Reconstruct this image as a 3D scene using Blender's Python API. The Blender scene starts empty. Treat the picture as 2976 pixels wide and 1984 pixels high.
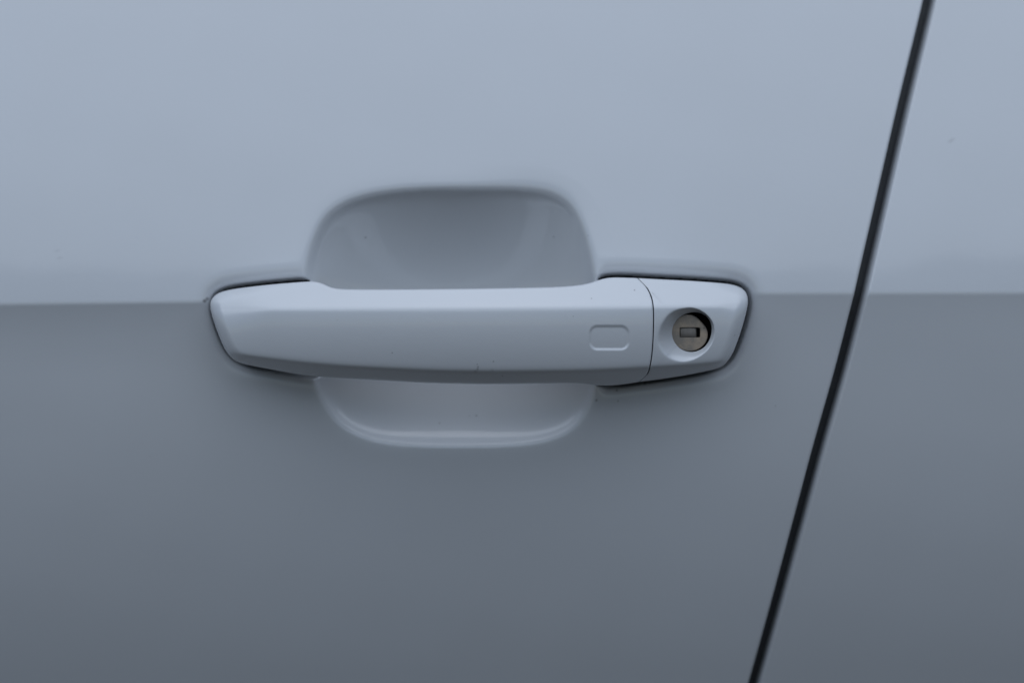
import bpy, math
import numpy as np

# ------------------------------------------------------------------ camera, sky, sun, exposure
scene = bpy.context.scene
PX = 0.45 / 2976.0          # metres on the door per photograph pixel
CAM = 0.90                  # camera distance from the door crease (m)
HC = 0.84                   # height of the picture centre above the road (m)
FOCUS = 0.875

cam_d = bpy.data.cameras.new("camera")
cam = bpy.data.objects.new("camera", cam_d)
scene.collection.objects.link(cam)
cam.location = (0, -CAM, HC)
cam.rotation_euler = (math.radians(90), 0, 0)
cam_d.sensor_width = 36
cam_d.lens = 36 * CAM / 0.45
cam_d.clip_start = 0.01
cam_d.clip_end = 2000
cam_d.dof.use_dof = True
cam_d.dof.focus_distance = FOCUS
cam_d.dof.aperture_fstop = 3.5
scene.camera = cam

SUN_EL, SUN_AZ = 72.0, 0.0       # high, veiled, on the camera's side
world = bpy.data.worlds.new("World")
scene.world = world
world.use_nodes = True
wn, wl = world.node_tree.nodes, world.node_tree.links
wn.clear()
sky = wn.new("ShaderNodeTexSky")
sky.sky_type = 'NISHITA'
sky.sun_disc = False
sky.sun_elevation = math.radians(SUN_EL)
sky.sun_rotation = math.radians(180)
sky.air_density = 1.0
sky.dust_density = 0.6
sky.ozone_density = 1.0
bg = wn.new("ShaderNodeBackground")
bg.inputs["Strength"].default_value = 0.05
wo = wn.new("ShaderNodeOutputWorld")
wl.new(sky.outputs[0], bg.inputs[0])
wl.new(bg.outputs[0], wo.inputs[0])

sun_d = bpy.data.lights.new("sun", 'SUN')
sun_d.energy = 1.5
sun_d.angle = math.radians(110)
sun_d.color = (0.83, 0.912, 1.0)
sun = bpy.data.objects.new("sun", sun_d)
scene.collection.objects.link(sun)
sun.rotation_euler = (math.radians(90 - SUN_EL), 0, 0)
sun.location = (0, -3, 6)

scene.view_settings.view_transform = 'Standard'
scene.view_settings.look = 'None'
scene.view_settings.gamma = 1
scene.view_settings.use_curve_mapping = False
scene.view_settings.exposure = 0.5

# ------------------------------------------------------------------ helpers
col = scene.collection


def empty(name, loc, label, cat, group=None):
    o = bpy.data.objects.new(name, None)
    o.location = loc
    o.empty_display_size = 0.05
    col.objects.link(o)
    o["label"] = label
    o["category"] = cat
    if group:
        o["group"] = group
    return o


def mesh_obj(name, verts, faces, mat, parent=None, normals=None, label=None, attr=None):
    """One mesh object from numpy verts (world coordinates) and an (n,4) or list face array."""
    me = bpy.data.meshes.new(name)
    V = np.asarray(verts, np.float64)
    if isinstance(faces, np.ndarray):
        n, k = faces.shape
        me.vertices.add(len(V))
        me.vertices.foreach_set("co", V.ravel().astype(np.float32))
        me.loops.add(n * k)
        me.loops.foreach_set("vertex_index", faces.ravel().astype(np.int32))
        me.polygons.add(n)
        me.polygons.foreach_set("loop_start", (np.arange(n) * k).astype(np.int32))
        me.update(calc_edges=True)
        me.validate()
    else:
        me.from_pydata(V.tolist(), [], faces)
        me.update()
    me.polygons.foreach_set("use_smooth", np.ones(len(me.polygons), bool))
    if attr is not None:
        a = me.attributes.new("dirt", 'FLOAT', 'POINT')
        a.data.foreach_set("value", np.asarray(attr, np.float32))
    if normals is not None:
        me.normals_split_custom_set_from_vertices(np.asarray(normals, np.float32))
    me.materials.append(mat)
    o = bpy.data.objects.new(name, me)
    col.objects.link(o)
    if parent:
        o.parent = parent
        base = np.zeros(3)
        q = parent
        while q:
            base += np.array(q.location)
            q = q.parent
        o.location = (0, 0, 0)
        me.transform(__import__("mathutils").Matrix.Translation(tuple(-base)))
    if label:
        o["label"] = label
    return o


def grid_faces(nr, nc, wrap=False):
    i = np.arange(nr - 1)[:, None]
    j = np.arange(nc if wrap else nc - 1)[None, :]
    a = i * nc + j
    b = i * nc + (j + 1) % nc
    c = (i + 1) * nc + (j + 1) % nc
    d = (i + 1) * nc + j
    return np.stack([a, b, c, d], -1).reshape(-1, 4)


def grid_normals(P, wrap=False):
    """Vertex normals of a (nr,nc,3) grid."""
    if wrap:
        Q = np.concatenate([P[:, -1:], P, P[:, :1]], 1)
        du = (Q[:, 2:] - Q[:, :-2])
    else:
        du = np.gradient(P, axis=1)
    dv = np.gradient(P, axis=0)
    n = np.cross(du, dv)
    n /= np.linalg.norm(n, axis=-1, keepdims=True) + 1e-12
    return n


def catmull(pts, closed=False, sub=14):
    p = np.asarray(pts, float)
    if closed:
        q = np.vstack([p[-1:], p, p[:2]])
    else:
        q = np.vstack([2 * p[0] - p[1], p, 2 * p[-1] - p[-2]])
    out = []
    t = np.linspace(0, 1, sub, endpoint=False)[:, None]
    for k in range(1, len(q) - 2):
        a, b, c, d = q[k - 1], q[k], q[k + 1], q[k + 2]
        out.append(0.5 * (2 * b + (c - a) * t + (2 * a - 5 * b + 4 * c - d) * t ** 2 + (3 * b - a - 3 * c + d) * t ** 3))
    out = np.vstack(out)
    if not closed:
        out = np.vstack([out, p[-1:]])
    return out


def resample(p, n, closed=False):
    if closed:
        p = np.vstack([p, p[:1]])
    s = np.r_[0, np.cumsum(np.linalg.norm(np.diff(p, axis=0), axis=1))]
    t = np.linspace(0, s[-1], n, endpoint=not closed)
    return np.stack([np.interp(t, s, p[:, 0]), np.interp(t, s, p[:, 1])], 1)


def smooth(p, sigma, closed=False):
    r = int(3 * sigma) + 1
    k = np.exp(-0.5 * (np.arange(-r, r + 1) / sigma) ** 2)
    k /= k.sum()
    out = np.empty_like(p)
    for c in range(2):
        if closed:
            q = np.r_[p[-r:, c], p[:, c], p[:r, c]]
        else:
            q = np.r_[2 * p[0, c] - p[r:0:-1, c], p[:, c], 2 * p[-1, c] - p[-2:-r - 2:-1, c]]
        out[:, c] = np.convolve(q, k, 'valid')
    return out


def poly_dist(pts, poly, closed=True, sign=True):
    """Distance of pts (n,2) to a polyline; positive inside when sign."""
    a = poly
    b = np.roll(poly, -1, 0)
    if not closed:
        a, b = a[:-1], b[:-1]
    out = np.empty(len(pts))
    for i in range(0, len(pts), 20000):
        P = pts[i:i + 20000]
        best = np.full(len(P), 1e30)
        ins = np.zeros(len(P), bool)
        for k in range(len(a)):
            d = b[k] - a[k]
            w = P - a[k]
            t = np.clip((w @ d) / (d @ d + 1e-20), 0, 1)
            e0 = w[:, 0] - t * d[0]
            e1 = w[:, 1] - t * d[1]
            best = np.minimum(best, e0 * e0 + e1 * e1)
            if sign:
                c = ((a[k, 1] > P[:, 1]) != (b[k, 1] > P[:, 1]))
                if c.any():
                    xi = a[k, 0] + (P[:, 1] - a[k, 1]) / (d[1] + 1e-20) * d[0]
                    ins ^= c & (P[:, 0] < xi)
        r = np.sqrt(best)
        out[i:i + 20000] = np.where(ins, r, -r) if sign else r
    return out


def sstep(a, b, x):
    t = np.clip((x - a) / (b - a), 0, 1)
    return t * t * (3 - 2 * t)


def hinge(s, r):
    return 0.5 * (s + np.sqrt(s * s + r * r))


def W(u, v, d):
    """photograph pixel + distance in front of the crease plane (m) -> world point"""
    k = PX * (CAM - d) / CAM
    return np.stack([(u - 1488) * k, -d + 0 * u, (992 - v) * k + HC], -1)


# ------------------------------------------------------------------ materials
def new_mat(name):
    m = bpy.data.materials.new(name)
    m.use_nodes = True
    n = m.node_tree.nodes
    return m, n, m.node_tree.links, n["Principled BSDF"]


def paint_material(name, base, rough):
    m, n, l, p = new_mat(name)
    tc = n.new("ShaderNodeTexCoord")
    dust = n.new("ShaderNodeTexNoise")
    dust.inputs["Scale"].default_value = 9.0
    dust.inputs["Detail"].default_value = 7.0
    dust.inputs["Roughness"].default_value = 0.62
    l.new(tc.outputs["Object"], dust.inputs["Vector"])
    ramp = n.new("ShaderNodeMapRange")
    ramp.inputs[1].default_value = 0.35
    ramp.inputs[2].default_value = 0.7
    ramp.inputs[3].default_value = 0.0
    ramp.inputs[4].default_value = 0.06
    l.new(dust.outputs["Fac"], ramp.inputs[0])
    mix = n.new("ShaderNodeMixRGB")
    mix.inputs[1].default_value = (*base, 1)
    mix.inputs[2].default_value = (0.42, 0.40, 0.37, 1)      # thin road dust
    l.new(ramp.outputs[0], mix.inputs[0])
    at = n.new("ShaderNodeAttribute")
    at.attribute_name = "dirt"
    mix2 = n.new("ShaderNodeMixRGB")
    mix2.inputs[2].default_value = (0.035, 0.03, 0.024, 1)   # specks of grime
    l.new(at.outputs["Fac"], mix2.inputs[0])
    l.new(mix.outputs[0], mix2.inputs[1])
    l.new(mix2.outputs[0], p.inputs["Base Color"])
    p.inputs["Metallic"].default_value = 0.12
    p.inputs["Roughness"].default_value = rough
    p.inputs["Coat Weight"].default_value = 1.0
    p.inputs["Coat Roughness"].default_value = 0.07
    p.inputs["Coat IOR"].default_value = 1.45
    peel = n.new("ShaderNodeTexNoise")                         # faint orange peel
    peel.inputs["Scale"].default_value = 420.0
    peel.inputs["Detail"].default_value = 2.0
    l.new(tc.outputs["Object"], peel.inputs["Vector"])
    bump = n.new("ShaderNodeBump")
    bump.inputs["Strength"].default_value = 0.03
    bump.inputs["Distance"].default_value = 0.001
    l.new(peel.outputs["Fac"], bump.inputs["Height"])
    l.new(bump.outputs[0], p.inputs["Normal"])
    return m


PAINT = paint_material("silver_paint", (0.62, 0.635, 0.66), 0.45)
PAINT_H = paint_material("silver_handle_paint", (0.62, 0.635, 0.66), 0.42)


def plain(name, base, rough, metallic=0.0, noise=0.3, scale=300, spec=0.5):
    m, n, l, p = new_mat(name)
    tc = n.new("ShaderNodeTexCoord")
    nz = n.new("ShaderNodeTexNoise")
    nz.inputs["Scale"].default_value = scale
    nz.inputs["Detail"].default_value = 6
    l.new(tc.outputs["Object"], nz.inputs["Vector"])
    mx = n.new("ShaderNodeMixRGB")
    mx.inputs[1].default_value = (*[c * (1 - noise) for c in base], 1)
    mx.inputs[2].default_value = (*[c * (1 + noise) for c in base], 1)
    l.new(nz.outputs["Fac"], mx.inputs[0])
    l.new(mx.outputs[0], p.inputs["Base Color"])
    p.inputs["Roughness"].default_value = rough
    p.inputs["Metallic"].default_value = metallic
    p.inputs["Specular IOR Level"].default_value = spec
    return m


RUBBER = plain("black_rubber", (0.04, 0.042, 0.045), 0.6)
BORE_BLACK = plain("black_bore", (0.008, 0.008, 0.008), 0.85, spec=0.1)  # even near-black base colour makes the bore and keyway dark
ASPHALT = plain("asphalt", (0.052, 0.047, 0.042), 0.9, noise=0.25, scale=60)
SHUTTER = plain("shutter_steel", (0.215, 0.195, 0.175), 0.65, 0.2, noise=0.25, scale=900)


def lock_metal():
    m, n, l, p = new_mat("worn_lock_metal")
    tc = n.new("ShaderNodeTexCoord")
    big = n.new("ShaderNodeTexNoise")
    big.inputs["Scale"].default_value = 170
    big.inputs["Detail"].default_value = 3
    l.new(tc.outputs["Object"], big.inputs["Vector"])
    cr = n.new("ShaderNodeValToRGB")
    cr.color_ramp.elements[0].position = 0.38
    cr.color_ramp.elements[0].color = (0.32, 0.28, 0.24, 1)
    cr.color_ramp.elements[1].position = 0.68
    cr.color_ramp.elements[1].color = (0.58, 0.45, 0.33, 1)
    l.new(big.outputs["Fac"], cr.inputs[0])
    fine = n.new("ShaderNodeTexNoise")
    fine.inputs["Scale"].default_value = 1500
    fine.inputs["Detail"].default_value = 4
    l.new(tc.outputs["Object"], fine.inputs["Vector"])
    mul = n.new("ShaderNodeMixRGB")
    mul.blend_type = 'MULTIPLY'
    mul.inputs[0].default_value = 0.35
    l.new(cr.outputs[0], mul.inputs[1])
    l.new(fine.outputs["Fac"], mul.inputs[2])
    at = n.new("ShaderNodeAttribute")
    at.attribute_name = "dirt"
    mx = n.new("ShaderNodeMixRGB")
    mx.inputs[2].default_value = (0.02, 0.018, 0.016, 1)
    l.new(at.outputs["Fac"], mx.inputs[0])
    l.new(mul.outputs[0], mx.inputs[1])
    l.new(mx.outputs[0], p.inputs["Base Color"])
    p.inputs["Metallic"].default_value = 0.45
    p.inputs["Roughness"].default_value = 0.5
    b = n.new("ShaderNodeBump")
    b.inputs["Strength"].default_value = 0.12
    b.inputs["Distance"].default_value = 0.0003
    l.new(fine.outputs["Fac"], b.inputs["Height"])
    l.new(b.outputs[0], p.inputs["Normal"])
    return m


LOCKM = lock_metal()

# ------------------------------------------------------------------ ground under the car
gv = np.array([[-300, -300, 0], [300, -300, 0], [300, 300, 0], [-300, 300, 0]], float)
g = mesh_obj("ground", gv, [(0, 1, 2, 3)], ASPHALT)
g["kind"] = "structure"

# ------------------------------------------------------------------ traced outlines (photograph pixels)
grip_rim = [(1853, 808), (1794, 806), (1770, 806.5), (1751, 809.6), (1727, 818.5), (1690, 827.5), (1611, 833.5), (1431, 837.5),
            (1206, 840), (1060, 840.5), (989, 839.5), (962, 836), (946, 828), (932, 820), (912, 817.5), (866, 820), (774, 828), (690, 838),
            (650, 845.5), (624, 856), (611, 873), (611, 896), (621, 933), (636.5, 975.6), (652, 1012), (667, 1035), (682.5, 1049),
            (707, 1057), (774, 1070.5), (866, 1087), (937, 1095), (1000, 1099), (1100, 1105), (1260, 1113), (1420, 1116), (1579, 1114.5),
            (1679, 1113.5), (1715, 1117), (1748, 1120), (1781, 1119.5), (1821, 1115), (1858, 1109)]
joint = [(1853, 808), (1874, 828), (1888, 850), (1896, 874), (1899, 901), (1899, 954), (1896.5, 1008), (1892, 1048), (1885, 1080),
         (1874, 1096), (1858, 1109)]
cover_rim = [(1858, 1109), (1928, 1100), (2008, 1087), (2070, 1074), (2099, 1064), (2115, 1048), (2126, 1032), (2137, 1008),
             (2156, 954), (2170, 901), (2174, 876), (2170, 852.5), (2156, 837), (2129, 827), (2089, 822), (2008, 816), (1928, 812), (1853, 808)]
GR = resample(smooth(resample(catmull(grip_rim), 900), 5), 700)
JO = resample(smooth(resample(catmull(joint), 300), 6), 200)
JO[0] = GR[0]
JO[-1] = GR[-1]
CR = resample(smooth(resample(catmull(cover_rim), 500), 5), 360)
CR[0] = GR[-1]
CR[-1] = GR[0]

bowl_pts = [(1341, 541), (1431, 541), (1521, 544), (1590, 552), (1640, 572), (1672, 606), (1696, 652), (1716, 715), (1732, 790), (1742, 870),
            (1745, 960), (1742, 1050), (1730, 1130), (1710, 1188), (1680, 1230), (1630, 1263), (1550, 1284), (1430, 1292), (1300, 1293),
            (1170, 1289), (1085, 1278), (1010, 1250), (960, 1205), (925, 1150), (898, 1090), (880, 1020), (872, 940), (872, 860),
            (882, 780), (902, 700), (932, 635), (975, 595), (1040, 568), (1120, 552), (1220, 543)]
BO = resample(smooth(resample(catmull(bowl_pts, True), 800, True), 9, True), 220, True)

# pocket that the handle ends sit in: the handle outline pushed outwards
hand_out = np.vstack([GR, CR[1:-1]])
hand_out = resample(hand_out, 420, True)
tan = np.roll(hand_out, -1, 0) - np.roll(hand_out, 1, 0)
nrm = np.stack([tan[:, 1], -tan[:, 0]], 1)
nrm /= np.linalg.norm(nrm, axis=1, keepdims=True)
if ((hand_out + nrm - hand_out.mean(0)) ** 2).sum() < ((hand_out - hand_out.mean(0)) ** 2).sum():
    nrm = -nrm
grow = 6 + 8 * np.clip(-nrm[:, 1], 0, 1) + 3 * np.clip(-nrm[:, 0], 0, 1) + 9 * np.clip(nrm[:, 0], 0, 1) + 1.5 * np.clip(nrm[:, 1], 0, 1)
PO = smooth(hand_out + nrm * grow[:, None], 2.0, True)

# ------------------------------------------------------------------ the door skin as a height field
mm = 0.001


def crease_z(x):
    u = x / PX + 1488
    v = np.interp(u, [-3000, 0, 580, 1100, 2200, 2976, 6000], [905, 882, 875, 867, 852, 850, 850])
    return (992 - v) * PX


# lean of the surface: normal elevation (degrees) against height over the crease (mm)
LEAN_T = np.array([-560, -300, -170, -110, -60, -32, -15, -5, -1.2, 0.0, 1.0, 6, 30, 70, 140, 260], float)
LEAN_A = np.array([-36, -32, -24, -15.5, -9.0, -7.2, -9.5, -12.5, -14, 0.0, 6.5, 7.2, 9.6, 12.5, 16, 20], float)
LEAN_B = LEAN_A.copy()
LEAN_B[5:9] = [-7.6, -7.4, -8.2, -9.0]        # the crease is softer behind the handle
_t = np.linspace(-560, 260, 8201)


def lean_profile(lean):
    h = -np.cumsum(np.tan(np.radians(np.interp(_t, LEAN_T, lean)))) * (_t[1] - _t[0])
    return h - np.interp(0, _t, h)


_h, _hb = lean_profile(LEAN_A), lean_profile(LEAN_B)


def base_h(x, z):
    t = (z - crease_z(x)) / mm
    bow = -(x - 0.05) ** 2 / (2 * 9.0)
    w = sstep(1300, 1950, x / PX + 1488)
    # slight waviness of pressed sheet metal
    bow = bow + 0.05 * mm * (np.sin(71 * x + 23 * z + 1.0) * np.sin(49 * z - 31 * x + 0.4) + 0.6 * np.sin(118 * x - 67 * z + 2.1) + 0.5 * np.sin(37 * x + 140 * z))
    return (np.interp(t, _t, _h) * (1 - w) + np.interp(t, _t, _hb) * w) * mm + bow


# the slanted shut line (photograph pixels, rear edge of the front door)
gap_v = np.array([-420, 0, 290, 491, 700, 848, 1063, 1300, 1650, 1984, 2700, 4200], float)
gap_u = np.array([2776, 2685, 2613, 2567, 2519, 2484, 2431, 2361, 2268, 2175, 1972, 1560], float)
_gz, _gx = [], []
for uu, vv in zip(gap_u, gap_v):
    h = 0.0
    for _ in range(4):
        q = W(np.array(uu), np.array(vv), h)
        h = float(base_h(np.array(q[0]), np.array(q[2] - HC)))
    _gz.append(q[2] - HC)
    _gx.append(q[0])
_o = np.argsort(_gz)
_gz = np.array(_gz)[_o]
_gx = np.array(_gx)[_o]
_zz = np.linspace(_gz[0], _gz[-1], 1500)
_xx = np.interp(_zz, _gz, _gx)
_k = np.exp(-0.5 * (np.arange(-60, 61) / 22.0) ** 2)
_k /= _k.sum()
_xx = np.convolve(np.r_[2 * _xx[0] - _xx[60:0:-1], _xx, 2 * _xx[-1] - _xx[-2:-62:-1]], _k, 'valid')


def edge_x(z):
    return np.interp(z, _zz, _xx)


GAP = 31 * PX
Z_TOP, Z_BOT = 0.215, -0.52


def axis(parts):
    out = [parts[0][0]]
    for a, b, step in parts:
        n = max(1, int(math.ceil(abs(b - a) / step)))
        out += list(np.linspace(a, b, n + 1)[1:])
    return np.array(out)


FINE = 0.36 * mm
zr = axis([(Z_BOT, -0.165, 8 * mm), (-0.165, -0.056, 1.6 * mm), (-0.056, 0.074, FINE), (0.074, 0.155, 1.6 * mm), (0.155, Z_TOP, 6 * mm)])

# dirt specks (photograph pixels u, v, radius, strength)
SPECKS = [(1054, 684, 2.8, .5), (1611, 683, 2.2, .5), (1710, 683, 2.0, .35), (1382, 1212, 2.8, .5), (1273, 1234, 2.4, .45), (1361, 1213, 2, .3),
          (1735, 1164, 3.2, .65), (1795, 1135, 3.0, .6), (1798, 1166, 2.6, .5), (1878, 1116, 3, .6), (592, 874, 5.5, .7), (599, 868, 5, .6),
          (154, 726, 5, .12), (160, 738, 5, .16), (165, 748, 4, .12), (2783, 400, 2.6, .2), (2936, 436, 2, .2), (700, 330, 1.6, .2), (2000, 1400, 1.8, .2),
          (420, 1330, 1.8, .2), (1250, 300, 1.6, .15), (2260, 1180, 2.2, .3), (860, 1500, 1.8, .2), (1600, 1720, 1.8, .2)]
SPECKS_H = [(1389, 1066, 2.8, .5), (1388, 1072, 3.4, .45), (1387, 1058, 2.0, .5), (1434, 1050, 2.4, .5), (1140, 1025, 2.2, .5), (1430, 1075, 5, .15),
            (1382, 1078, 5, .2), (1844, 843, 2.2, .6), (1719, 867, 2.0, .5), (1892, 861, 3.2, .6), (1666, 919, 1.8, .4), (1460, 1092, 2.2, .35),
            (2135, 974, 2.0, .3), (980, 930, 1.6, .25)]

def dirt_at(u, v, specks):
    out = np.zeros(np.shape(u))
    for a, b, r, s in specks:
        q = ((u - a) ** 2 + (v - b) ** 2) / (r * r)
        out = np.maximum(out, s * np.exp(-q * q))
    return out


def skirt(P, N, back_y):
    """Border walls and a back sheet so that the panel is a closed, thick body; extra verts, faces."""
    nr, nc = P.shape[:2]
    idx = np.arange(nr * nc).reshape(nr, nc)
    ring = np.r_[idx[0, :], idx[1:, -1], idx[-1, -2::-1], idx[-2:0:-1, 0]]
    V = P.reshape(-1, 3)[ring].copy()
    V[:, 1] = back_y
    return ring, V


def door_skin(side, cols, zrows, radius, depth_wall):
    """side -1: front door left of the gap; +1: rear door right of it. cols: distance from the door edge (m, >=0)."""
    e = cols[None, :] + 0 * zrows[:, None]
    Z = zrows[:, None] + 0 * e
    ex = edge_x(Z) + (GAP if side > 0 else 0)
    X = ex + side * e
    return X, Z, e


# front door: columns as distance to its rear edge
c_edge = np.r_[np.linspace(0, 1, 15) ** 1.6 * 4 * mm]
c_fine_end = 0.325
cols = np.r_[c_edge, axis([(4 * mm, 0.02, 1.0 * mm), (0.02, c_fine_end, FINE), (c_fine_end, 0.46, 2 * mm), (0.46, 1.02, 12 * mm)])[1:]]
X, Z, E = door_skin(-1, cols, zr, 2 * mm, 0)
X, Z, E = X[:, ::-1], Z[:, ::-1], E[:, ::-1]
U = X / PX + 1488
V_ = 992 - Z / PX
H = base_h(X, Z)
sel = (U > 480) & (U < 2330) & (V_ > 480) & (V_ < 1360)
pts = np.stack([U[sel], V_[sel]], 1)
sb = poly_dist(pts, BO) * PX / mm          # mm inside the bowl outline
sp = poly_dist(pts, PO) * PX / mm          # mm inside the handle pocket
us, vs = pts[:, 0], pts[:, 1]

# bowl: rounded lip, short wall, dished floor
lip = hinge(sb - 0.1, 1.5)
wall = (3.2 + 0.8 * sstep(1050, 1250, vs)) * (1 - np.exp(-lip / 1.7)) * sstep(-8, -1.0, sb)


def membrane(poly, inset, step):
    """height of a film blown up inside the outline (0..1) on a pixel grid: the dished floor"""
    u0, v0 = poly.min(0) - 4 * step
    nu, nv = (((poly.max(0) + 4 * step) - (u0, v0)) / step).astype(int)
    gu_, gv2 = np.meshgrid(u0 + np.arange(nu) * step, v0 + np.arange(nv) * step)
    ins_ = (poly_dist(np.stack([gu_.ravel(), gv2.ravel()], 1), poly).reshape(gu_.shape) > inset - 11.0 * sstep(950, 1200, gv2))
    f = np.zeros(gu_.shape)
    par = (np.add.outer(np.arange(nv), np.arange(nu)) % 2)
    om = 2 / (1 + math.pi / max(nu, nv))
    core = ins_[1:-1, 1:-1]
    for it in range(650):
        for c in (0, 1):
            nb = 0.36 * (f[:-2, 1:-1] + f[2:, 1:-1]) + 0.14 * (f[1:-1, :-2] + f[1:-1, 2:]) + 0.25
            mk = core & (par[1:-1, 1:-1] == c)
            f[1:-1, 1:-1][mk] += om * (nb - f[1:-1, 1:-1])[mk]
    f /= f.max()
    kr = np.exp(-0.5 * (np.arange(-6, 7) / 1.4) ** 2)
    kr /= kr.sum()
    f = np.apply_along_axis(lambda q: np.convolve(q, kr, 'same'), 0, f)
    f = np.apply_along_axis(lambda q: np.convolve(q, kr, 'same'), 1, f)
    return u0, v0, f


MS = 4.0
m_u0, m_v0, m_f = membrane(BO, 9.0, MS)
mi = np.clip((us - m_u0) / MS, 0, m_f.shape[1] - 1.001)
mj = np.clip((vs - m_v0) / MS, 0, m_f.shape[0] - 1.001)
i0, j0 = mi.astype(int), mj.astype(int)
a_, b_ = mi - i0, mj - j0
floor = (24.8 + 3.6 * (917 - vs) / 380) * ((m_f[j0, i0] * (1 - a_) + m_f[j0, i0 + 1] * a_) * (1 - b_) + (m_f[j0 + 1, i0] * (1 - a_) + m_f[j0 + 1, i0 + 1] * a_) * b_)
# slope added above the bowl's rear corner, shaped to imitate a dark reflection
pull = 0.05 * (hinge(10.0 + np.minimum(sb, 0), 0.8) - 0.008) * sstep(1300, 1560, us) * (1 - sstep(560, 780, vs)) * (1 - sstep(0, 8, sb))
bowl = wall + floor
# pocket round the handle ends: rolled edge then a deep slot
endm = np.maximum(1 - sstep(890, 960, us + 34 * (1 - sstep(900, 1000, vs))), sstep(1722, 1766, us))
RF = 7.5
e_out = np.clip(-sp, 0, RF)
roll = RF * (1 - np.sqrt(np.clip(1 - (1 - e_out / RF) ** 2, 0, 1))) * 0.5
slot = 6.5 * sstep(-0.3, 1.8, sp)
pocket = (roll + slot) * endm
drop = np.maximum(bowl, pocket) + 0.0
k = 1.2
drop = 0.5 * (bowl + pocket + np.sqrt((bowl - pocket) ** 2 + k * k)) - 0.5 * k
H[sel] -= (drop + pull) * mm
# rolled rear edge
RE = 1.3 * mm
ee = np.clip(E, 0, RE)
H -= RE * (1 - np.sqrt(np.clip(1 - (1 - ee / RE) ** 2, 0, 1)))
kind = np.zeros(X.shape, np.int8)           # 0 skin, 1 bowl, 2 slot
kk = np.zeros(len(us), np.int8)
kk[(sb > 0)] = 1
kk[(sp > 1.3) & (endm > 0.4)] = 2
kind[sel] = kk
P = np.stack([X, -H, Z + HC], -1)
N = grid_normals(P)
if N[10, 10, 1] > 0:
    N = -N
DIRT = dirt_at(U, V_, SPECKS)


def emit(P, N, D, kind, want, name, mat, parent, label=None, walls=False, back=0.09):
    nr, nc = P.shape[:2]
    F = grid_faces(nr, nc)
    kmax = np.max(kind.reshape(-1)[F], axis=1)
    F = F[kmax == want]
    Vv, Nn, Dd = P.reshape(-1, 3), N.reshape(-1, 3), D.reshape(-1)
    if walls:
        idx = np.arange(nr * nc).reshape(nr, nc)
        ring = np.r_[idx[0, :], idx[1:, -1], idx[-1, -2::-1], idx[-2:0:-1, 0]]
        n0 = len(Vv)
        R1 = Vv[ring].copy()
        out = R1 - R1.mean(0)
        out[:, 1] = 0
        # outward direction of the border walls
        t = np.roll(R1, -1, 0) - np.roll(R1, 1, 0)
        wn_ = np.stack([t[:, 2], 0 * t[:, 0], -t[:, 0]], 1)
        wn_ /= np.linalg.norm(wn_, axis=1, keepdims=True) + 1e-12
        if (wn_ * out).sum() < 0:
            wn_ = -wn_
        R2 = R1.copy()
        R2[:, 1] = np.maximum(back, R1[:, 1] + 0.03)
        R3 = R2.copy()
        Vv = np.vstack([Vv, R1, R2, R3])
        Nn = np.vstack([Nn, wn_, wn_, np.tile([0, 1.0, 0], (len(ring), 1))])
        Dd = np.r_[Dd, np.zeros(3 * len(ring))]
        m = len(ring)
        a = n0 + np.arange(m)
        b = n0 + (np.arange(m) + 1) % m
        F = np.vstack([F, np.stack([a, b, b + m, a + m], 1)])
        # back sheet: strips between the left and right borders
        left = n0 + 2 * m + np.r_[0, m - 1 - np.arange(nr - 2), nc + nr - 2 + nc - 1]
        right = n0 + 2 * m + np.r_[nc - 1 + np.arange(nr)]
        left = n0 + 2 * m + np.r_[0, np.arange(m - 1, m - nr + 1, -1), 2 * nc + nr - 3]
        F = np.vstack([F, np.stack([left[:-1], right[:-1], right[1:], left[1:]], 1)])
    used = np.unique(F)
    remap = np.full(len(Vv), -1)
    remap[used] = np.arange(len(used))
    Vv, Nn, Dd, F = Vv[used], Nn[used], Dd[used], remap[F]
    # orient the faces along the normals
    fn = np.cross(Vv[F[:, 2]] - Vv[F[:, 0]], Vv[F[:, 3]] - Vv[F[:, 1]])
    flip = (fn * Nn[F].mean(1)).sum(1) < 0
    F[flip] = F[flip][:, ::-1]
    return mesh_obj(name, Vv, F, mat, parent, Nn, label, Dd)


GROUP = "doors of the parked car"
door = empty("car_door", (0.0, 0.03, HC + Z_BOT), "silver grey front car door with pull handle and key lock, left of the slanted gap", "car door", GROUP)
skin = emit(P, N, DIRT, kind, 0, "door_skin", PAINT, door, walls=True)
emit(P, N, DIRT, kind, 1, "hand_recess", PAINT, skin, "rounded bowl pressed into the door behind the handle")
kl = np.where((kind == 2) & (U > 1400), 3, kind)
emit(P, N, DIRT, kl, 2, "handle_gasket", RUBBER, skin, "black gasket in the gap round the tip of the handle")
emit(P, N, DIRT, kl, 3, "handle_gasket", RUBBER, skin, "black gasket in the gap round the lock cover")

# rear door, right of the gap
z2 = axis([(Z_BOT, -0.165, 8 * mm), (-0.165, -0.01, 1.6 * mm), (-0.01, 0.04, 0.4 * mm), (0.04, 0.155, 1.6 * mm), (0.155, Z_TOP, 6 * mm)])
c2 = np.r_[np.linspace(0, 1, 17) ** 1.6 * 5 * mm, axis([(5 * mm, 0.14, 2 * mm), (0.14, 0.9, 12 * mm)])[1:]]
X2, Z2, E2 = door_skin(1, c2, z2, 3 * mm, 0)
H2 = base_h(X2, Z2) - 0.8 * mm
RE2 = 1.9 * mm
ee = np.clip(E2, 0, RE2)
H2 -= 5.5 * mm * (1 - np.sqrt(np.clip(1 - (1 - ee / RE2) ** 2, 0, 1)))
P2 = np.stack([X2, -H2, Z2 + HC], -1)
N2 = grid_normals(P2)
if N2[10, 40, 1] > 0:
    N2 = -N2
D2 = dirt_at(X2 / PX + 1488, 992 - Z2 / PX, SPECKS)
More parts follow.
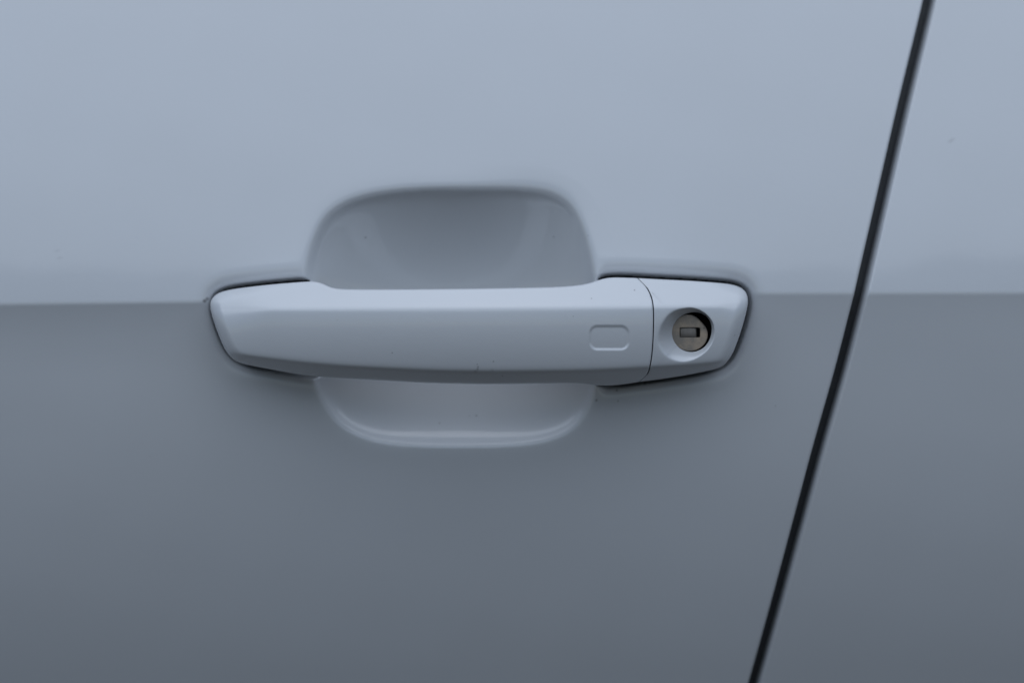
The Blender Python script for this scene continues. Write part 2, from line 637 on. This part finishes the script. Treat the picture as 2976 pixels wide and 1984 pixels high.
door2 = empty("car_door", (0.6, 0.03, HC + Z_BOT), "plain silver grey rear car door edge without handle, right of the slanted gap", "car door", GROUP)
emit(P2, N2, D2, np.zeros(X2.shape, np.int8), 0, "door_skin", PAINT, door2, walls=True)

# rubber seal deep in the gap
zs = np.linspace(Z_BOT, Z_TOP, 120)
xc = edge_x(zs) + GAP * 0.5
hb = base_h(xc, zs)
prof = [(math.cos(a) * 7 * mm, math.sin(a) * 5 * mm) for a in np.linspace(0, 2 * math.pi, 20, endpoint=False)]
SV = np.array([[(x + px, -h + 0.015 + py, z + HC) for px, py in prof] for x, z, h in zip(xc, zs, hb)])
SF = grid_faces(len(zs), 20, wrap=True)
seal = mesh_obj("weather_strip", SV.reshape(-1, 3), SF, RUBBER)
seal["label"] = "black rubber seal strip deep in the slanted gap between the doors"
seal["category"] = "seal"

# ------------------------------------------------------------------ handle surface
_du = np.array([560, 610, 760, 960, 1250, 1500, 1700, 1890, 2050, 2174, 2230], float)
_dd = np.array([9, 13, 22, 30, 36.5, 37, 33.5, 27, 20, 14, 11], float)
DCO = np.polyfit((_du - 1400) / 800, _dd, 5)


def upper_line(u):
    return 898 - 10 * (u - 620) / 1540


def lower_line(u):
    return np.interp(u, LU, LV)


_lu = np.array([560, 676, 774, 866, 958, 1060, 1260, 1420, 1659, 1794, 1893, 2008, 2089, 2140, 2230], float)
_lv = np.array([1016, 1030, 1040, 1051.5, 1060, 1066.5, 1076, 1079, 1076.5, 1072, 1066, 1059, 1052, 1046, 1034], float)
LU = np.linspace(560, 2230, 400)
LV = np.interp(LU, _lu, _lv)
_k2 = np.exp(-0.5 * (np.arange(-20, 21) / 8.0) ** 2)
_k2 /= _k2.sum()
LV = np.convolve(np.r_[2 * LV[0] - LV[20:0:-1], LV, 2 * LV[-1] - LV[-2:-22:-1]], _k2, 'valid')
PXM = PX / mm


def rrect(u, v, cu, cv, hu, hv, r):
    a = np.abs(u - cu) - (hu - r)
    b = np.abs(v - cv) - (hv - r)
    return np.hypot(np.clip(a, 0, None), np.clip(b, 0, None)) + np.minimum(np.maximum(a, b), 0) - r


def handle_depth(u, v, edge):
    """distance of the handle's face in front of the crease plane in mm; edge: mm inside the outline"""
    d = np.polyval(DCO, (u - 1400) / 800)
    up = (upper_line(u) - v) * PXM
    lo = (v - lower_line(u)) * PXM
    d = d - 0.95 * hinge(up, 0.9 + 5.0 * (1 - sstep(630, 800, u)) + 2.0 * sstep(2080, 2150, u)) - 1.55 * hinge(lo, 0.9)
    s = np.clip(-up, 0, None)
    d = d + 0.105 * s - s * s / (2 * 72.0)
    # rounded outer edge, larger at the two tips
    e = np.clip(edge, 0, None)
    q = np.clip(1 - e / 1.4, 0, 1)
    d = d - 1.2 * (1 - np.sqrt(np.clip(1 - q * q, 0, 1)))
    tl, tr = 1 - sstep(650, 860, u), sstep(2060, 2140, u)
    d = d - 3.2 * tl * np.clip(1 - e / 5.0, 0, 1) ** 2.0 - 3.4 * tr * np.clip(1 - e / 5.5, 0, 1) ** 2.2
    return d


PADF = (1770.5, 981, 56, 33.5, 22)


def back_depth(u):
    mid = sstep(905, 1000, u) * (1 - sstep(1700, 1758, u))
    f = np.polyval(DCO, (u - 1400) / 800)
    return mid * (f - 21) + (1 - mid) * (-7.0)


# ---- grip: Coons patch between its four borders
iTL = int(np.argmin(((GR - [616, 863]) ** 2).sum(1)))
iBL = int(np.argmin(((GR - [673, 1041]) ** 2).sum(1)))
NS, NT = 760, 180


def shrink(p, k):
    q = p.copy()
    q[:, 0] += k
    return q


JG = shrink(JO, -1.6)
top = GR[:iTL + 1][::-1].copy()
bot = GR[iBL:].copy()
lef = GR[iTL:iBL + 1].copy()
top[-1] = JG[0]
bot[-1] = JG[-1]
Tc, Bc = resample(top, NS), resample(bot, NS)
Lc, Rc = resample(lef, NT), resample(JG, NT)
s = np.linspace(0, 1, NS)[None, :, None]
t = np.linspace(0, 1, NT)[:, None, None]
S = ((1 - t) * Tc[None] + t * Bc[None] + (1 - s) * Lc[:, None] + s * Rc[:, None]
     - ((1 - s) * (1 - t) * Tc[0] + s * (1 - t) * Tc[-1] + (1 - s) * t * Bc[0] + s * t * Bc[-1]))
gu, gv_ = S[..., 0], S[..., 1]
ed = poly_dist(S.reshape(-1, 2), resample(GR, 260), closed=False, sign=False).reshape(gu.shape) * PXM
ej = poly_dist(S.reshape(-1, 2), resample(JG, 60), closed=False, sign=False).reshape(gu.shape) * PXM
dep = handle_depth(gu, gv_, ed)
dep -= 0.35 * np.clip(1 - ej / 0.7, 0, 1) ** 2
sd = rrect(gu, gv_, *PADF) * PXM
dep -= 0.55 * (1 - sstep(-0.75, 0.75, sd))
G = W(gu, gv_, dep * mm)
GN = grid_normals(G)
if GN[NT // 2, NS // 2, 1] > 0:
    GN = -GN
padk = np.zeros(gu.shape, np.int8)
padk[sd < 0.0] = 1
gd = dirt_at(gu, gv_, SPECKS_H)


def add_rim(Vv, Nn, Dd, F, rim_idx, uv, back_mm, closed_back=True):
    """walls from a face's rim back to back_mm, closed by a centre fan strip"""
    n0 = len(Vv)
    R1 = Vv[rim_idx]
    m = len(rim_idx)
    R2 = W(uv[:, 0], uv[:, 1], 0 * uv[:, 0])
    f = (R1[:, 1])
    R2 = R1.copy()
    R2[:, 1] = -back_mm * mm
    tt = np.roll(R1, -1, 0) - np.roll(R1, 1, 0)
    wn_ = np.stack([tt[:, 2], 0 * tt[:, 0], -tt[:, 0]], 1)
    wn_ /= np.linalg.norm(wn_, axis=1, keepdims=True) + 1e-12
    if (wn_ * (R1 - R1.mean(0))).sum() < 0:
        wn_ = -wn_
    V2 = np.vstack([Vv, R1, R2, R2])
    N2_ = np.vstack([Nn, wn_, wn_, np.tile([0, 1.0, 0], (m, 1))])
    D2_ = np.r_[Dd, np.zeros(3 * m)]
    a = n0 + np.arange(m)
    b = n0 + (np.arange(m) + 1) % m
    F2 = np.vstack([F, np.stack([a, b, b + m, a + m], 1)])
    return V2, N2_, D2_, F2, n0 + 2 * m + np.arange(m)


def finish(name, Vv, Nn, Dd, F, mat, parent, label=None):
    used = np.unique(F)
    remap = np.full(len(Vv), -1)
    remap[used] = np.arange(len(used))
    Vv, Nn, Dd, F = Vv[used], Nn[used], Dd[used], remap[F]
    fn = np.cross(Vv[F[:, 2]] - Vv[F[:, 0]], Vv[F[:, 3]] - Vv[F[:, 1]])
    flip = (fn * Nn[F].mean(1)).sum(1) < 0
    F[flip] = F[flip][:, ::-1]
    return mesh_obj(name, Vv, F, mat, parent, Nn, label, Dd)


idx = np.arange(NT * NS).reshape(NT, NS)
ring = np.r_[idx[0, :], idx[1:, -1], idx[-1, -2::-1], idx[-2:0:-1, 0]]
ruv = S.reshape(-1, 2)[ring]
bk = np.minimum(back_depth(ruv[:, 0]), dep.reshape(-1)[ring] - 1.5)
F = grid_faces(NT, NS)
fk = padk.reshape(-1)[F].max(1)
Vg, Ng, Dg, Fg, backring = add_rim(G.reshape(-1, 3), GN.reshape(-1, 3), gd.reshape(-1), F[fk == 0], ring, ruv, bk)
# back of the grip: strips between its upper and lower rim
m = len(ring)
up_i = backring[:NS]
lo_i = backring[NS - 1 + NT - 1: NS - 1 + NT - 1 + NS][::-1]
Fg = np.vstack([Fg, np.stack([up_i[:-1], up_i[1:], lo_i[1:], lo_i[:-1]], 1)])
grip = finish("pull_handle", Vg, Ng, Dg, Fg, PAINT_H, door, "silver grey pull bar arching over the bowl")
finish("touch_pad", G.reshape(-1, 3), GN.reshape(-1, 3), gd.reshape(-1), F[fk == 1], PAINT_H, grip,
       "small rounded rectangle pressed into the handle face")

# ---- lock cover: rings from the lock bore out to the outline
tear = [(1998.6, 893), (1951, 906), (1920, 945), (1910, 981), (1914.4, 1007), (1931, 1032), (1956.5, 1047.5), (1982, 1052.6), (2007.5, 1049),
        (2039, 1033), (2061, 1013), (2075, 987.5), (2078, 956), (2069, 930), (2048, 908), (2024, 896)]
TE = resample(smooth(resample(catmull(tear, True), 400, True), 6, True), 300, True)
LC = np.array([2005.0, 966.0])             # lock axis
HOLE_C, HOLE_R = np.array([2009.0, 966.5]), 56.0
JC = shrink(JO, 1.6)
outer = np.vstack([resample(np.vstack([JC[:1], CR[::-1][1:-1], JC[-1:]]), 420), resample(JC[::-1], 160)[1:-1]])
th = np.arctan2(outer[:, 1] - LC[1], outer[:, 0] - LC[0])


def ray_poly(c, th, poly):
    a = poly - c
    b = np.roll(a, -1, 0)
    out = np.zeros(len(th))
    for i, q in enumerate(th):
        d = np.array([math.cos(q), math.sin(q)])
        ca = a[:, 0] * d[1] - a[:, 1] * d[0]
        cb = b[:, 0] * d[1] - b[:, 1] * d[0]
        k = np.where((ca <= 0) != (cb <= 0))[0]
        best = 0
        for j in k:
            f = ca[j] / (ca[j] - cb[j])
            p = a[j] + f * (b[j] - a[j])
            best = max(best, p @ d)
        out[i] = best
    return out


an = np.linspace(0, 2 * math.pi, 240, endpoint=False)
HOLE_B = np.exp(-((np.degrees(np.arctan2(np.sin(an + math.radians(45)), np.cos(an + math.radians(45))))) / 42.0) ** 2)
HO = HOLE_C + (HOLE_R + 8.5 * HOLE_B)[:, None] * np.stack([np.cos(an), np.sin(an)], 1)
r_h = ray_poly(LC, th, HO)
r_t = np.maximum(ray_poly(LC, th, TE), r_h + 5)
r_o = np.linalg.norm(outer - LC, axis=1)
q1 = np.linspace(0, 1, 40)
q2 = 1 - (1 - np.linspace(0, 1, 80)[1:]) ** 1.25
R = np.concatenate([r_h[None] + q1[:, None] * (r_t - r_h)[None], r_t[None] + q2[:, None] * (r_o - r_t)[None]], 0)
cu = LC[0] + R * np.cos(th)[None]
cv = LC[1] + R * np.sin(th)[None]
cu[-1], cv[-1] = outer[:, 0], outer[:, 1]
cp = np.stack([cu, cv], -1).reshape(-1, 2)
ed = poly_dist(cp, resample(CR, 200), closed=False, sign=False).reshape(cu.shape) * PXM
ej = poly_dist(cp, resample(JC, 60), closed=False, sign=False).reshape(cu.shape) * PXM
dep = handle_depth(cu, cv, ed)
dep -= 0.35 * np.clip(1 - ej / 0.7, 0, 1) ** 2
ins = (r_t[None] - R) / (r_t - r_h)[None]             # 1 at the bore, 0 at the recess edge
wid = (r_t - r_h)[None] * PXM                          # mm
REC = 5.2
rr = 0.08
prof_ = hinge(ins, rr) - hinge(np.array(0.0), rr) * np.clip(1 - np.abs(ins) / 1.0, 0, 1)
f_ins = np.where(ins > 0, hinge(ins - 0.06, rr), hinge(ins - 0.06, rr))
f_out = f_ins / hinge(1 - 0.06, rr)
fade = 1 - sstep(0.0, 6.0, np.clip(-(ins) * wid, 0, None))
dep0 = np.polyval(DCO, (LC[0] - 1400) / 800) - REC
w_ = np.clip(f_out * fade, 0, 1)
dep = dep * (1 - w_) + dep0 * w_
Cv = W(cu, cv, dep * mm)
CN = grid_normals(Cv, wrap=True)
if CN[60, 10, 1] > 0:
    CN = -CN
nr, nc = cu.shape
F = grid_faces(nr, nc, wrap=True)
ring = (nr - 1) * nc + np.arange(nc)
Vc, Nc, Dc, Fc, br = add_rim(Cv.reshape(-1, 3), CN.reshape(-1, 3), dirt_at(cu, cv, SPECKS_H).reshape(-1), F, ring, outer, np.full(nc, -7.0))
cover = finish("lock_cover", Vc, Nc, Dc, Fc, PAINT_H, door, "silver grey end cap of the handle with a round lock recess")

# bore behind the recess (black), closed at the back
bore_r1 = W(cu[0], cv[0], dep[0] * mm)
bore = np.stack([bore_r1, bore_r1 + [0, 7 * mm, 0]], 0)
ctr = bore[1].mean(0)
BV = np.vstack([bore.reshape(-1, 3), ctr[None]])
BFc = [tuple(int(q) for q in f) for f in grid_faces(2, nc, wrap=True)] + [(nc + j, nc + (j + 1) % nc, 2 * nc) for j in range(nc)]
mesh_obj("lock_bore", BV, BFc, BORE_BLACK, cover, label="black hollow round the lock cylinder")

# lock cylinder with its key slot
CC = np.array([2004.5, 966.5])
an = np.linspace(0, 2 * math.pi, 160, endpoint=False)
cut = np.exp(-((np.degrees(np.arctan2(np.sin(an + math.radians(42)), np.cos(an + math.radians(42))))) / 40.0) ** 2)
rc = 54.6 - 7.5 * cut
slot_c, slot_h = np.array([2005.0, 965.8]), (29.5, 14.3)


def slot_ring(grow=0.0, r=3.2):
    out = []
    hu, hv = slot_h[0] + grow, slot_h[1] + grow
    for cx, cy, a0 in ((hu - r, hv - r, 0), (-(hu - r), hv - r, 90), (-(hu - r), -(hv - r), 180), (hu - r, -(hv - r), 270)):
        for a in np.linspace(a0, a0 + 90, 8):
            out.append((slot_c[0] + cx + r * math.cos(math.radians(a)), slot_c[1] + cy + r * math.sin(math.radians(a))))
    return resample(np.array(out), 160, True)


sl = slot_ring()
cyl = CC + rc[:, None] * np.stack([np.cos(an), np.sin(an)], 1)
# match both rings by angle from the slot centre
cy_d = np.array([ray_poly(slot_c, an, cyl)]).T * np.stack([np.cos(an), np.sin(an)], 1) + slot_c
sl_d = np.array([ray_poly(slot_c, an, sl)]).T * np.stack([np.cos(an), np.sin(an)], 1) + slot_c
rings = []
FACE = dep0 - 0.9
for grow_, dz in ((0, -1.7), (0, -0.35), (0.10, -0.05)):
    rings.append((sl_d * (1 - 0.04 * grow_) + cy_d * 0.04 * grow_, FACE + dz))
for f in np.linspace(0.03, 0.965, 22):
    rings.append((sl_d * (1 - f) + cy_d * f, FACE))
rings.append((cy_d * 0.985 + sl_d * 0.015, FACE - 0.12))
rings.append((cy_d, FACE - 0.5))
rings.append((cy_d, FACE - 5.0))
LV_ = np.stack([W(r[:, 0], r[:, 1], np.full(len(r), d) * mm) for r, d in rings], 0)
rng = np.random.default_rng(4)
ld = []
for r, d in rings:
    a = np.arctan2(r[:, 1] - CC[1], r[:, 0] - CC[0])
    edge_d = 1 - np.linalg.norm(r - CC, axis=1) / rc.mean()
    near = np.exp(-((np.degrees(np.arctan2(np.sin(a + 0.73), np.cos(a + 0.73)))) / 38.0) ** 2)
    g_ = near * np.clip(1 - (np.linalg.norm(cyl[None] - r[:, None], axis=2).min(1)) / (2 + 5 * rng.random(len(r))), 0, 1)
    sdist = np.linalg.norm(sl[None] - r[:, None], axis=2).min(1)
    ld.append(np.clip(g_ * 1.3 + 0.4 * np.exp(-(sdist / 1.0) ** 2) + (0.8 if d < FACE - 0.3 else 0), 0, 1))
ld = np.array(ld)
ld = np.maximum(ld, dirt_at(np.stack([r[:, 0] for r, _ in rings]), np.stack([r[:, 1] for r, _ in rings]),
                            [(2046, 953, 2.2, .7), (2033, 928, 3.2, .95), (2029, 924, 2.4, .8), (1993, 961, 1.5, .3)]))
LF = [tuple(int(q) for q in f) for f in grid_faces(len(rings), 160, wrap=True)]
cylo = mesh_obj("lock_cylinder", LV_.reshape(-1, 3), LF, LOCKM, cover, attr=ld.reshape(-1), label="brownish grey metal lock cylinder with a key slot")
for pl in cylo.data.polygons:
    pl.use_smooth = True

# shutter that closes the key slot, and the dark way in at its right
f0 = FACE - 0.5
shp = [(-27.6, -12.6, -.25), (-22, -12.6, 0), (-6, -12.6, .05), (12, -12.6, -.05), (17, -10.5, -.3), (16, -4, -.3), (18.5, 3, -.3), (17.5, 12.6, -.4)]
row_t = [(-28.9, -.35), (-25, -.1), (-14, 0), (-2, 0.04), (8, 0.0), (14, -.15), (18, -.45)]
SVt = []
for k_, vv in enumerate((-13.8, -13.0, 13.0, 13.8)):
    for uu, dz in row_t:
        off = 0.8 * math.sin(uu * 1.7 + k_) if uu > 13 else 0
        SVt.append(W(np.array(slot_c[0] + uu + off), np.array(slot_c[1] + vv), (f0 + dz - (0.25 if k_ in (0, 3) else 0)) * mm))
ST = np.array(SVt)
nst = len(ST)
SB = ST.copy()
SB[:, 1] += 0.7 * mm
sf = [tuple(int(q) for q in f) for f in grid_faces(4, 7)]
sf += [tuple(nst + q for q in reversed(f)) for f in sf]
border = list(range(0, 7)) + [13, 20, 27] + list(range(26, 20, -1)) + [14, 7]
for a, b in zip(border, border[1:] + border[:1]):
    sf.append((a, a + nst, b + nst, b))
mesh_obj("key_slot_shutter", np.vstack([ST, SB]), sf, SHUTTER, cover, label="grey steel shutter inside the key slot")
kv = W(slot_c[0] + np.array([-32, 32, 32, -32.0]), slot_c[1] + np.array([-17, -17, 17, 17.0]), np.full(4, (FACE - 1.9) * mm))
kb = kv + [0, 2.0 * mm, 0]
mesh_obj("keyway", np.vstack([kv, kb]), [(0, 1, 2, 3), (7, 6, 5, 4), (0, 4, 5, 1), (1, 5, 6, 2), (2, 6, 7, 3), (3, 7, 4, 0)], BORE_BLACK, cover,
         label="dark keyway at the right of the key slot")
